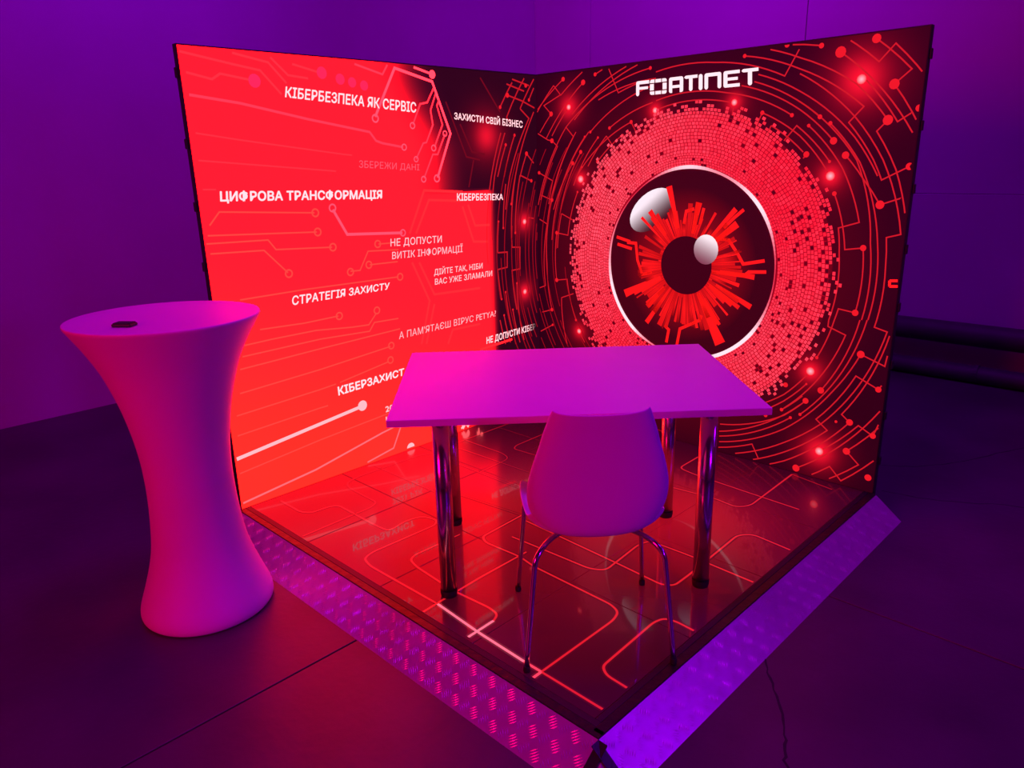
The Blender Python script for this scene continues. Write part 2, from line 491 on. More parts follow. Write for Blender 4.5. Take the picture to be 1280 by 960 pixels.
# unbroken faint arcs of the ring pattern that pass behind the slogans, corner and table
def ring_arc(r, a0, a1, c, wd):
    n = max(2, int(abs(a1-a0)/2.5)); P = []
    for k in range(n+1):
        a = math.radians(a0+(a1-a0)*k/n); P.append((EC[0]+r*math.cos(a), EC[1]+r*math.sin(a)))
    Lp = [p for p in P if p[0] < -.004]; Rp = [p for p in P if p[0] > .004]
    if len(Lp) > 1: strip(Lp, wd*1.3, c, outl)
    if len(Rp) > 1:
        jumps = [i for i in range(len(Rp)-1) if math.dist(Rp[i], Rp[i+1]) > .2]
        if jumps: strip(Rp[:jumps[0]+1], wd, c, out); strip(Rp[jumps[0]+1:], wd, c, out)
        else: strip(Rp, wd, c, out)
cf = led((150, 8, 22))[0]
for r, a0, a1 in ((.865, 215, 262), (.90, 140, 178), (.93, 150, 200), (.96, 205, 268), (.985, 150, 215), (1.02, 143, 230), (1.045, 215, 240),
                  (1.10, 160, 232), (1.135, 158, 202), (1.165, 165, 225), (1.22, 150, 186), (1.25, 160, 222), (1.285, 172, 215), (1.345, 154, 200),
                  (1.375, 180, 214), (1.41, 157, 190), (.835, 185, 225), (1.20, 196, 222), (1.31, 200, 217), (1.075, 168, 212), (1.15, 148, 166), (1.235, 172, 205), (1.065, 150, 176)):
    ring_arc(r, a0, a1, cf, .0055)
out = clipu(out, .003, W-.004, .003, H-.003); dots = clipu(dots, .003, W-.003, .003, H-.003)
outl = clipu(outl, -D, -.003, .003, H-.003); dotsl = clipu(dotsl, -D, -.003, .003, H-.003)
for x, y, r, k in stars_r:
    u, v = rw(x, y); disc(u, v, .020 if k >= 1 else .015, led((255, 190, 205))[0], dots, 12, cedge=led((255, 60, 70))[0])
for x, y, r, k in stars_l[1:]:
    u, v = lw(x, y); disc(u, v, .016, led((255, 190, 205))[0], dotsl, 12, cedge=led((255, 60, 70))[0])
# little double bar near the right edge
for a, b in (((1112, 351), (1122, 351)), ((1112, 358), (1122, 358)), ((1112, 351), (1112, 358))):
    strip([rw(*a), rw(*b)], .011, led((245, 30, 30))[0], out)
part(screen_mesh('circuit_lines', out, .0006, None), RS); part(screen_mesh('circuit_nodes', dots, .0009, None), RS)

# --- the eye
mos = []
ring = .505; k = 0
while ring < .80:
    dr = .0125 if ring < .56 else .0165
    n = int(2*PI*ring/(dr*1.25)); ph = random.random()
    for i in range(n):
        a0, a1 = 2*PI*(i+ph)/n, 2*PI*(i+ph+.80)/n; am = (a0+a1)/2
        edge = (ring-.70)/.10
        clump = .5+.5*math.sin(am*9+3*math.sin(am*4))*math.sin(am*23+1)
        pdrop = .035+max(0, edge)**2*(.55+.5*clump)+(.07 if ring > .6 and (-.9 < am-2*PI < .3 or am < .5) else 0)
        if ring > .775: pdrop = max(pdrop, .75)
        if random.random() < pdrop:
            if ring < .76 : mos.append(([ (EC[0]+q*math.cos(b), EC[1]+q*math.sin(b)) for q, b in ((ring, a0), (ring+dr*.86, a0), (ring+dr*.86, a1), (ring, a1))], led((70+50*random.random(), 2, 16))[0]))
            continue
        # pink sheen towards the upper left and lower right, saturated red at top right
        pink = .5+.5*math.cos(am-math.radians(150)); pink2 = max(0, math.cos(am-math.radians(-42)))
        t_ = min(1, .15+.75*pink**2+.55*pink2**3+random.uniform(-.12, .12))
        c = np.array([255, 22, 50])*(1-t_)+np.array([255, 88, 112])*t_
        l = led(c, .35)[0]*random.uniform(.66, 1.05)
        mos.append(([(EC[0]+q*math.cos(b), EC[1]+q*math.sin(b)) for q, b in ((ring, a0), (ring+dr*.80, a0), (ring+dr*.80, a1), (ring, a1))], l))
    ring += dr
part(screen_mesh('eye_mosaic', mos, .0010, None, kind='stuff'), RS)
iris = []
def sect(r1, r2, a0, a1, c1, c2=None, n=1):
    if c2 is None: c2 = c1
    for q in range(n):
        b0 = math.radians(a0+(a1-a0)*q/n); b1 = math.radians(a0+(a1-a0)*(q+1)/n)
        P = [(EC[0]+r*math.cos(b), EC[1]+r*math.sin(b)) for r, b in ((r1, b0), (r2, b0), (r2, b1), (r1, b1))]
        iris.append((P, np.vstack([c1, c2, c2, c1])))
blk = s2l((40, 2, 12)); ir = led((235, 24, 24), .6)[0]; ir2 = led((150, 12, 16), .3)[0]
# rim of light around the iris
for q in range(144):
    a = q*2.5; am = math.radians(a+1.25)
    wht = max(0, math.cos(am-math.radians(40)))**10*1.0+max(0, math.cos(am-math.radians(218)))**8*1.1+max(0, math.cos(am-math.radians(92)))**14*.9+max(0, math.cos(am-math.radians(-52)))**7*1.2+.5*max(0, math.cos(am-math.radians(180)))**6
    wht = min(1, wht); c = led(np.array([235, 30, 60])*(1-wht)+np.array([255, 232, 245])*wht, .1)[0]
    wd = .0035+.016*wht
    sect(.489, .489+wd, a, a+2.5, c)
iris_keep = iris; iris = []
sect(.14, .24, 0, 360, s2l((150, 8, 14)), s2l((120, 6, 14)), 60); sect(.24, .40, 0, 360, s2l((120, 6, 14)), s2l((46, 2, 14)), 60)
part(screen_mesh('iris_glow', iris, .0006, None), RS); iris = iris_keep
# burst of the iris: uneven rays
a = 0.0
while a < 360:
    wd = random.choice((1.5, 2.2, 3, 4, 5.5)); base = .27+.03*math.sin(math.radians(a*3))
    if 60 < a < 120: L = random.uniform(.22, .33)
    elif 255 < a < 285: L = random.uniform(.30, .34)
    elif 150 < a < 190: L = random.uniform(.27, .31)
    elif -1 < a < 20 or a > 345: L = random.uniform(.27, .33)
    else: L = random.uniform(.24, .38)
    if random.random() < .12: L = .17
    dim = random.uniform(.55, 1.0)
    sect(.148, .5*L+.07, a, a+wd*.9, ir*dim*.75, ir*dim); sect(.5*L+.07, L, a, a+wd*.9, ir*dim, ir*dim*random.choice((.25, .8, 1)))
    a += wd
for a0, a1, r1, r2 in ((203, 209, .17, .43), (209, 211, .17, .37), (296, 304, .16, .45), (305, 308, .2, .36), (104, 109, .2, .42), (128, 133, .2, .36), (233, 237, .2, .41),
                       (222, 229, .18, .33), (325, 331, .17, .33), (333, 337, .2, .42), (36, 42, .2, .36), (46, 50, .2, .40), (354, 358, .2, .39), (76, 82, .17, .33)):
    sect(r1, r2, a0, a1, ir, ir*.85)
ip = []
for P in (((784, 303), (795, 304), (797, 325), (803, 343), (815, 340)), ((771, 296), (788, 302)), ((772, 305), (790, 311)),
          ((833, 428), (836, 412), (831, 407)), ((846, 432), (850, 411), (875, 400), (877, 394)), ((855, 280), (858, 264), (868, 261)), ((880, 260), (875, 280)),
          ((895, 298), (911, 300), (922, 317), (929, 330), (956, 326)), ((890, 340), (930, 345), (936, 340), (958, 340)), ((905, 285), (918, 272), (930, 262))):
    strip([rw(*p) for p in P], .017, ir*.95, ip)
iris += ip
part(screen_mesh('iris_rays', iris, .0011, None), RS)
pup = []; disc(EC[0], EC[1], .152, s2l((40, 1, 14)), pup, 48)
part(screen_mesh('pupil', pup, .0014, None), RS)
hl = []
# soft oval reflection upper left: white edge fading inwards
cx, cy = rw(814, 263); NH = 28
for i in range(NH):
    for j in range(6):
        def pt(ii, jj):
            b = 2*PI*ii/NH; r = jj/6
            x = .155*r*math.cos(b); y = .092*r*math.sin(b); t_ = math.radians(36)
            return (cx+x*math.cos(t_)-y*math.sin(t_), cy+x*math.sin(t_)+y*math.cos(t_))
        P = [pt(i, j), pt(i, j+1), pt(i+1, j+1), pt(i+1, j)]; cs = []
        for p in P:
            s_ = ((p[0]-cx)*.62-(p[1]-cy)*.78)/.12       # towards lower right
            f_ = min(1, max(0, .64-.85*s_))**2.2; cs.append(s2l((60, 8, 24))*(1-f_)+s2l((255, 238, 250))*f_)
        hl.append((P, np.array(cs)))
part(screen_mesh('eye_highlight', hl, .0009, None), RS); hl = []
cx2, cy2 = rw(882.5, 312)
for i in range(24):
    for j in range(4):
        def pt(ii, jj): return (cx2+.070*jj/4*math.cos(2*PI*ii/24), cy2+.076*jj/4*math.sin(2*PI*ii/24))
        P = [pt(i, j), pt(i, j+1), pt(i+1, j+1), pt(i+1, j)]; cs = []
        for p in P:
            f_ = min(1, max(0, .66+.45*((p[1]-cy2)*.9+(p[0]-cx2)*.35)/.07))**2.2; cs.append(s2l((120, 40, 70))*(1-f_)+s2l((255, 236, 245))*f_)
        hl.append((P, np.array(cs)))
part(screen_mesh('eye_highlight', hl, .0017, None), RS)

# --- circuit lines of the red screen (faint pink lines), colour as displayed
LL = """62 480,90 l 490,75
"""
def lpoly(col, wd, *pts, b=0.0): strip([lw(*p) for p in pts], wd, led(col, b)[0]*1.0, outl)
def lring(x, y, r, col, wd=.006, fill=False):
    u, v = lw(x, y); disc(u, v, r, led(col, 0)[0], dotsl, 14, inner=0 if fill else max(r-wd, .002))
PK = (255, 84, 112); PK2 = (255, 60, 84); F1 = (255, 48, 62); F2 = (255, 70, 62); WH = (255, 190, 200)
BO = 3.0     # LEDs of the lines shine like the red around them
def lpoly(col, wd, *pts):
    c = led(col, 4)[0]; strip([lw(*p) for p in pts], wd*.8, c, outl)
def lring(x, y, r, col, fill=False):
    u, v = lw(x, y); disc(u, v, r*.88, led(col, 4)[0], dotsl, 14, inner=0 if fill else r*.55)
lpoly(PK2, .014, (228, 117), (300, 129), (385, 149), (462, 165), (470, 176), (478, 179), (504, 184))
lring(505, 184, .020, PK)
lpoly(F1, .012, (224, 88), (265, 99), (275, 92), (318, 101)); lring(318, 101, .032, (255, 40, 92), True)
lpoly(F1, .012, (224, 64), (290, 80), (325, 88), (352, 118)); lpoly(F1, .012, (290, 66), (335, 78), (358, 104)); lpoly(F1, .012, (332, 66), (360, 94), (385, 98))
lpoly(F1, .012, (355, 68), (365, 80), (400, 91)); lring(402, 91, .030, (255, 40, 88), True); lring(425, 99, .028, (255, 40, 88), True); lring(440, 103, .026, (255, 40, 88), True); lring(455, 107, .026, (255, 40, 88), True)
lpoly(PK, .017, (469, 146), (493, 85), (540, 102), (563, 167), (547, 222)); lring(469, 148, .024, PK); lring(546, 223, .024, PK)
lpoly(PK2, .012, (443, 80), (478, 93), (484, 81)); lpoly(PK, .014, (517, 84), (538, 92)); lring(540, 93, .024, PK, True)
lpoly(PK2, .011, (542, 110), (534, 128), (525, 130), (516, 156)); lring(515.5, 157, .020, PK)
lpoly(PK2, .011, (545, 115), (538, 138), (541, 156), (533, 178), (529, 179), (520, 199)); lring(520, 199, .018, PK)
lpoly(PK2, .011, (549, 124), (546, 132), (553, 156), (543, 184)); lring(542, 185, .020, PK)
lpoly(PK2, .011, (556, 168), (547, 193), (541, 193), (530, 223)); lring(556, 167, .018, PK); lring(529.5, 224, .020, PK)
for pts in (((557, 127), (583, 196), (600, 200)), ((575, 155), (590, 190), (606, 193)), ((592, 200), (586, 234)), ((600, 97), (625, 140))):
    lpoly((110, 8, 24), .012, *pts)
lpoly(PK, .017, (416, 262), (434, 293), (503, 291)); lring(415.5, 260, .024, PK); lring(503.5, 291, .022, PK)
for pts, e in ((((262, 282), (274, 265), (393, 266)), (394, 266)), (((252, 295), (396, 290)), (397, 290)), (((258, 305), (335, 300), (345, 312), (415, 309)), (416, 309)),
               (((255, 318), (330, 313), (360, 341)), (361, 342)), (((240, 200), (330, 207), (420, 214)), None), (((236, 165), (300, 175), (430, 193), (440, 194)), None),
               (((245, 237), (270, 237)), None), (((498, 303), (473, 305)), (472, 305)), (((498, 312), (460, 314), (450, 338), (438, 339)), (438, 340)),
               (((497, 327), (462, 331)), (461, 331)), (((300, 375), (380, 362), (498, 346)), (500, 346)),
               (((325, 412), (380, 404), (423, 395)), (424, 395)), (((305, 432), (340, 424), (395, 413), (440, 409), (461, 406), (470, 392)), (471, 388)),
               (((303, 446), (400, 424), (462, 414), (468, 403), (498, 398)), None), (((300, 462), (400, 436), (500, 411)), None),
               (((300, 492), (400, 462), (488, 433)), (489, 432)), (((296, 520), (400, 487), (420, 480)), None), (((297, 545), (400, 510), (410, 507)), None),
               (((300, 592), (400, 550), (490, 515)), None), (((425, 478), (486, 452)), (488, 450))):
    lpoly(F2 if pts[0][1] > 280 else F1, .0085, *pts)
    if e: lring(e[0], e[1], .024, F2)
lpoly(WH, .022, (296, 574), (452, 508)); lring(453, 507, .032, WH, True)
lpoly((255, 110, 120), .012, (304, 629), (395, 587), (478, 541)); lpoly((255, 110, 120), .011, (478, 541), (520, 520)); lpoly((255, 105, 115), .011, (430, 594), (492, 560), (502, 530), (520, 520))
lpoly(PK, .012, (506, 564), (513, 560)); lring(513.5, 559, .030, WH, True); lpoly(WH, .016, (572, 539), (581, 532)); lring(582, 531, .034, WH, True)
lring(597, 521, .016, WH, True); lring(601, 517, .014, WH, True); lpoly(WH, .012, (598, 522), (598, 527))
for pts in (((512, 292), (530, 238), (578, 240)), ((520, 292), (536, 250), (575, 251)), ((578, 258), (592, 302), (610, 302)), ((585, 256), (594, 282), (612, 281)),
            ((515, 328), (537, 376), (527, 430)), ((524, 328), (543, 368), (600, 360)), ((543, 380), (533, 430)), ((560, 430), (566, 412), (600, 405)), ((600, 437), (640, 424))):
    lpoly((255, 44, 52), .016, *pts)
outl2 = clipu(outl, -D+.002, -.003, .003, H-.003); dotsl2 = clipu(dotsl, -D, -.003, .003, H-.003)
part(screen_mesh('circuit_lines', outl2, .0006, None, sidefix='l'), LS); part(screen_mesh('circuit_nodes', dotsl2, .0010, None, sidefix='l'), LS)

# --- lettering
def text_mesh(s, bold=.022):
    c = bpy.data.curves.new('lettering', 'FONT'); c.body = s; c.resolution_u = 3; c.space_character = 1.03
    o = bpy.data.objects.new('lettering', c); COL.objects.link(o); bpy.context.view_layer.update()
    dg = bpy.context.evaluated_depsgraph_get(); me = bpy.data.meshes.new_from_object(o.evaluated_get(dg))
    bpy.data.objects.remove(o); bpy.data.curves.remove(c)
    if bold <= 0: return me
    n = len(me.vertices); V_ = [v.co.copy() for v in me.vertices]; F_ = [tuple(p.vertices) for p in me.polygons]
    VV, FF = [], []
    for k in range(8):          # thicken the strokes by overlaying shifted copies of the outline
        dx, dy = bold*math.cos(k*PI/4), bold*math.sin(k*PI/4)
        VV += [(v.x+dx, v.y+dy, 0) for v in V_]; FF += [tuple(i+k*n for i in f) for f in F_]
    me2 = bpy.data.meshes.new('lettering'); me2.from_pydata(VV, [], FF); bpy.data.meshes.remove(me); return me2
def cap_h(b):
    me = text_mesh('Н', b); z = [v.co.y for v in me.vertices]; return min(z), max(z)
def lettering(s, tl, tr, br, bl, colr, parent, bold=.022, faint=None, fade=None):
    me = text_mesh(s, bold); y0, y1 = cap_h(bold); xs_ = [v.co.x for v in me.vertices]; x0, x1 = min(xs_), max(xs_)
    TLp, TRp, BRp, BLp = [np.array(lw(*p)) for p in (tl, tr, br, bl)]
    cols = []
    base = led(colr, .5)[0]
    for v in me.vertices:
        s_ = (v.co.x-x0)/(x1-x0); t_ = (v.co.y-y0)/(y1-y0)
        p = (BLp*(1-s_)+BRp*s_)*(1-t_)+(TLp*(1-s_)+TRp*s_)*t_
        v.co = Vector((.0014, p[0], p[1]))
        f_ = 1 if fade is None else float(np.clip((1-s_)/fade, .08, 1)); cols.append(base*f_)
    at = me.color_attributes.new('Col', 'FLOAT_COLOR', 'POINT'); a = np.ones((len(cols), 4), np.float32); a[:, :3] = cols
    at.data.foreach_set('color', a.ravel()); me.materials.clear()
    return part(link('lettering', me, LED, None), parent)
TW = (255, 226, 236)
lettering('КІБЕРБЕЗПЕКА ЯК СЕРВІС', (357, 108), (520, 128), (520, 141), (356, 121.5), TW, LS)
lettering('ЗАХИСТИ СВІЙ БІЗНЕС', (567.6, 140.5), (653, 151.3), (653, 160), (567.6, 149), TW, LS)
lettering('ЗБЕРЕЖИ ДАНІ', (448.6, 200.4), (524, 205.5), (524, 213), (448.6, 209.5), (255, 88, 112), LS, bold=0)
lettering('ЦИФРОВА ТРАНСФОРМАЦІЯ', (274.5, 239), (477.5, 237.5), (477.5, 248.5), (275, 252), TW, LS, bold=.034)
lettering('КІБЕРБЕЗПЕКА', (571, 241.5), (628.6, 242.3), (628.6, 250), (571, 251), TW, LS)
lettering('НЕ ДОПУСТИ', (488, 298.5), (552, 294.3), (552, 303), (488, 308), (255, 200, 212), LS, bold=.005)
lettering('ВИТІК ІНФОРМАЦІЇ', (490, 315), (578, 306.5), (578, 315), (490, 324), (255, 190, 204), LS, bold=.005)
lettering('ДІЙТЕ ТАК, НІБИ', (542.5, 336.5), (603, 328.5), (603, 335.5), (542.5, 344), (255, 200, 210), LS, bold=.01)
lettering('ВАС УЖЕ ЗЛАМАЛИ', (543.5, 348.5), (615, 338), (615, 345), (543.5, 356), (255, 200, 210), LS, bold=.01)
lettering('СТРАТЕГІЯ ЗАХИСТУ', (365, 370), (487, 353), (486.5, 361.5), (365, 381.7), TW, LS)
lettering("А ПАМ'ЯТАЄШ ВІРУС PETYA?", (498.7, 415), (619.7, 387.6), (619.7, 395), (498.7, 424), (255, 186, 198), LS, bold=0)
lettering('НЕ ДОПУСТИ КІБЕР', (608, 421.5), (669, 404), (669, 411.5), (608, 430), TW, LS, fade=.22)
lettering('КІБЕРЗАХИСТ', (421.7, 483.5), (505, 460), (505, 469), (423, 494.5), TW, LS, bold=.032)
lettering('2021 РІК', (481.3, 508), (521, 495), (521, 502.5), (482, 515.5), (255, 200, 210), LS)
lettering('КІБЕРБЕЗПЕКИ', (482, 521), (546, 500), (546, 508), (482.6, 529.5), (255, 200, 210), LS)

# logo on the right screen: F, segmented O, R-like A, T, I, N, E, T
LG = []
def lq(x, y):       # crop of the logo, 1032 wide, 0..1 high
    s_ = x/1032; tl, tr, br, bl = [np.array(rw(*p)) for p in ((795.5, 101.9), (948.3, 84.2), (948.3, 105.6), (795.3, 120.5))]
    p = (bl*(1-s_)+br*s_)*(1-y)+(tl*(1-s_)+tr*s_)*y; return tuple(p)
lwh = led((255, 240, 250), .3)[0]
def lbar(x0, y0, x1, y1, cut=None):
    P = [(x0, y0), (x1, y0), (x1, y1), (x0, y1)]
    if cut:                 # rounded corners: which of bl, br, tr, tl
        Q = []; rx, ry = 17, .13
        sg = [(1, 1), (-1, 1), (-1, -1), (1, -1)]
        for i, (x, y) in enumerate(P):
            if i in cut:
                sx, sy = sg[i]; cx_, cy_ = x+sx*rx, y+sy*ry
                st = {0: 180, 1: 270, 2: 0, 3: 90}[i]
                for k_ in range(5):
                    a_ = math.radians(st+22.5*k_); Q.append((cx_+rx*math.cos(a_), cy_+ry*math.sin(a_)))
            else: Q.append((x, y))
        P = Q
    LG.append(([lq(*p) for p in P], lwh))
lbar(0, 0, 30, .78, (0, 1)); lbar(0, .78, 122, 1, (3,)); lbar(30, .42, 112, .60)
ox = 130
lbar(ox, .78, ox+42, 1, (3,)); lbar(ox+50, .78, ox+102, 1); lbar(ox+110, .78, ox+152, 1, (2,))
lbar(ox, .29, ox+36, .71); lbar(ox+116, .29, ox+152, .71)
lbar(ox, 0, ox+42, .22, (0,)); lbar(ox+50, 0, ox+102, .22); lbar(ox+110, 0, ox+152, .22, (1,))
lbar(303, 0, 332, .78, (0,)); lbar(303, .78, 428, 1, (2, 3)); lbar(398, 0, 428, .78, (1,)); lbar(332, .30, 398, .48)
lbar(438, .80, 550, 1, (0, 3)); lbar(478, 0, 508, .80, (0, 1)); lbar(560, 0, 592, 1, (0, 1, 2, 3))
lbar(608, 0, 638, .78, (0, 1)); lbar(608, .78, 745, 1, (2, 3)); lbar(715, 0, 745, .78, (0, 1))
lbar(762, 0, 794, 1, (0, 3)); lbar(794, .80, 890, 1); lbar(794, .41, 875, .59); lbar(794, 0, 890, .20)
lbar(905, .80, 1032, 1, (0, 3)); lbar(952, 0, 984, .80, (0, 1))
part(screen_mesh('logo', LG, .0016, None, sidefix='r'), RS)

# ------------------------------------------------------------------ LED stage floor
ST = thing('led_stage', 'glossy square LED floor stage with glowing red circuit lines and black edge trim', 'stage', (W/2, -D/2, FZ))
TX = 2.062; TY = 2.040; NT = 4
part(box('deck', (.002, -D-.012, FZ), (W+.012, -.002, -.012), M['frame']), ST)
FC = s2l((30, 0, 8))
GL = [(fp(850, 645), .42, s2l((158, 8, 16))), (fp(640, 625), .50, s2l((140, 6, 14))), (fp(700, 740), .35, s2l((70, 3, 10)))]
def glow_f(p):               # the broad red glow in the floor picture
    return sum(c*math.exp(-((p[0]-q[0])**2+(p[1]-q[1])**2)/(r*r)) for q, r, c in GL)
for i in range(NT):
    for j in range(NT):
        x0, x1 = .002+(TX-.002)*i/NT, .002+(TX-.002)*(i+1)/NT; y0, y1 = -.002-(TY-.002)*j/NT, -.002-(TY-.002)*(j+1)/NT
        me_bm = bmesh.new(); add_box(me_bm, (x0+.0012, y1+.0012, -.014), (x1-.0012, y0-.0012, 0), .0012)
        top = max(me_bm.faces, key=lambda f: f.calc_center_median().z*10+f.calc_area())
        bmesh.ops.subdivide_edges(me_bm, edges=list(top.edges), cuts=5, use_grid_fill=True)
        o = from_bm('led_tile', me_bm, LEDF); me = o.data
        at = me.color_attributes.new('Col', 'FLOAT_COLOR', 'POINT'); a = np.ones((len(me.vertices), 4), np.float32)
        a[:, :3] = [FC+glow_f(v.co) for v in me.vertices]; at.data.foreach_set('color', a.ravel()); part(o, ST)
def clipf(L): return [q for q in L if min(p[0] for p in q[0]) > .004 and max(p[0] for p in q[0]) < TX-.003 and max(p[1] for p in q[0]) < -.004 and min(p[1] for p in q[0]) > -TY+.003]
def fline(c, pts, wd=.013):
    P = [np.array(fp(*p)) for p in pts]
    Q = [P[0]]                    # round the corners
    for i in range(1, len(P)-1):
        a, b, c_ = P[i-1], P[i], P[i+1]; la, lb = np.linalg.norm(a-b), np.linalg.norm(c_-b)
        d = min(.035, la*.45, lb*.45); s_, e_ = b+(a-b)/la*d, b+(c_-b)/lb*d
        for k in range(5): t_ = k/4; Q.append(s_*(1-t_)**2+b*2*t_*(1-t_)+e_*t_**2)
    Q.append(P[-1]); core = led(c, .4)[0]
    g = []; q = []; wd *= .68
    strip(Q, wd*2.4, core*.08+FC, g, .012); strip(Q, wd, core, q, .012); g = clipf(g); q = clipf(q)
    if not q: return
    o = screen_mesh('circuit_line', g+q, .0004, None, LEDF, floor=True)
    for p in o.data.polygons[len(g):]:
        for vi in p.vertices: o.data.vertices[vi].co.z = .0007
    part(o, ST)
R1 = (212, 26, 38); R2 = (165, 14, 26); R3 = (120, 6, 20); P1 = (255, 120, 150); P2 = (255, 70, 100)
fline(R1, ((519, 771), (560, 746), (600, 722), (658, 690)))
fline(R1, ((570, 740), (612, 760), (622, 768), (617, 776)))
fline(P1, ((617, 776), (572, 805)), .015)
fline(P1, ((547, 755), (597, 790), (655, 827)), .015); fline(P2, ((655, 827), (676.7, 840)), .014); fline(R1, ((676.7, 840), (770, 897)))
fline(R1, ((351, 626), (376, 640), (389, 641), (412, 633), (424, 632), (466, 655), (486, 664), (507, 651), (528, 645), (546, 650), (544, 656), (466, 690), (455, 698), (462, 707), (547, 755)), .011)
fline(R2, ((372, 673), (464, 634), (471, 628), (437, 610), (433, 604), (447, 596), (524, 569), (543, 567)), .010)
fline(R2, ((466, 581), (544, 615), (573, 628)), .010)
fline(R1, ((575, 668), (518, 694), (513, 700), (520, 708), (549, 727), (570, 740)), .011)
fline(P2, ((653, 857), (676.7, 840)), .015); fline(R1, ((676.7, 840), (767, 775), (773, 765), (764, 756), (667, 708), (650, 696), (607, 678), (603, 671), (612, 666), (658, 641)))
fline(R2, ((658, 646), (573, 618)), .011)
fline(R1, ((800, 870), (758, 844), (753, 833), (817, 778), (830, 773), (845, 777), (880, 795)))
fline(R1, ((655, 650), (683, 663), (773, 705), (827, 731), (843, 732), (862, 718), (900, 687), (922, 669), (941, 668), (991, 689)))
fline(R1, ((640, 671), (667, 682), (737, 711), (757, 713), (798, 681), (812, 676), (863, 695), (949, 731)))
fline(R1, ((873, 571), (849, 585), (868, 593), (924, 612), (999, 637)), .011)
fline(R1, ((839, 609), (893, 623), (920, 634), (938, 632), (990, 593)), .012)
fline(R2, ((573, 553), (648, 525)), .011); fline(R2, ((581, 550), (629, 567), (636, 573), (624, 579), (600, 590)), .010)
fline(R2, ((573, 560), (666, 592)), .010); fline(R2, ((690, 538), (645, 557), (642, 561), (672, 570)), .011); fline(R2, ((573, 580), (648, 610)), .010)
fline(R2, ((700, 610), (760, 580), (800, 590)), .010); fline(R2, ((990, 593), (1040, 612)), .010)
# black edge trim: two L profiles with a strip of gaffer tape beside them
part(box('edge_trim', (.0, -TY-.022, -.02), (TX+.022, -TY+.001, -.0002), M['frame'], bev=.0015), ST)
part(box('edge_trim', (TX+.001, -TY+.0015, -.02), (TX+.022, -.001, -.0002), M['frame'], bev=.0015), ST)
part(box('tape_strip', (.0, -D-.014, -.02), (W+.016, -TY-.023, -.0004), M['black'], bev=.001), ST)
part(box('tape_strip', (TX+.023, -D, -.02), (W+.016, -.001, -.0004), M['black'], bev=.001), ST)

# ------------------------------------------------------------------ tread plate ramps
RW, RH = .122, -FZ-.004
def ramp(label, length, loc, rz, flip=False):
    """ramp: local x along its edge, local -y outwards and down"""
    t = thing('tread_ramp', label, 'ramp', loc, rz)
    bm = bmesh.new()
    def V(x, s, lift=0): return (x, -s*RW, -s*RH+lift)
    v = [bm.verts.new(V(0, 0)), bm.verts.new(V(length, 0)), bm.verts.new(V(length, 1)), bm.verts.new(V(0, 1))]
    b = [bm.verts.new((0, -.002, -RH-.003)), bm.verts.new((length, -.002, -RH-.003)), bm.verts.new((length, -RW, -RH-.003)), bm.verts.new((0, -RW, -RH-.003))]
    for f in ((v[3], v[2], v[1], v[0]), (b[0], b[1], b[2], b[3]), (v[0], v[1], b[1], b[0]), (v[2], v[3], b[3], b[2]), (v[1], v[2], b[2], b[1]), (v[3], v[0], b[0], b[3])): bm.faces.new(f)
    from_bm('plate', bm, M['tread'], t)
    bm = bmesh.new(); sl = math.hypot(RW, RH); cell = .042; nx = int(length/cell); ns = int(sl/cell)
    for i in range(nx):
        for j in range(ns):
            cx_, cs = (i+.5)*length/nx, (j+.5)*sl/ns; d = 1 if (i+j) % 2 else -1
            for k in (-2, -1, 0, 1, 2):
                ux, us = (math.cos(d*.785+0), math.sin(d*.785)); px_, ps = -us, ux
                ox_, os_ = cx_+px_*k*.0078, cs+ps*k*.0078; hl_, hw_ = .0165-.0014*abs(k), .0021
                P = [(ox_+ux*hl_, os_+us*hl_), (ox_+px_*hw_, os_+ps*hw_), (ox_-ux*hl_, os_-us*hl_), (ox_-px_*hw_, os_-ps*hw_)]
                vv = [bm.verts.new(V(x, min(.995, max(.005, s/sl)), .0002)) for x, s in P]
                tp = bm.verts.new(V(ox_, min(.99, max(.01, os_/sl)), .0016))
                for q in range(4): bm.faces.new((vv[q], vv[(q+1) % 4], tp))
    bmesh.ops.recalc_face_normals(bm, faces=bm.faces)
    from_bm('tread_bars', bm, M['tread'], t, kind='stuff')
    return t
RZ = -.004
ramp('silver tread plate ramp along the left front edge of the stage, beside the bar table', W+.016, (0, -D-.0155, RZ), 0)
ramp('silver tread plate ramp along the right front edge of the stage, lit violet', D+.0155, (W+.0175, -D-.0155, RZ), PI/2)
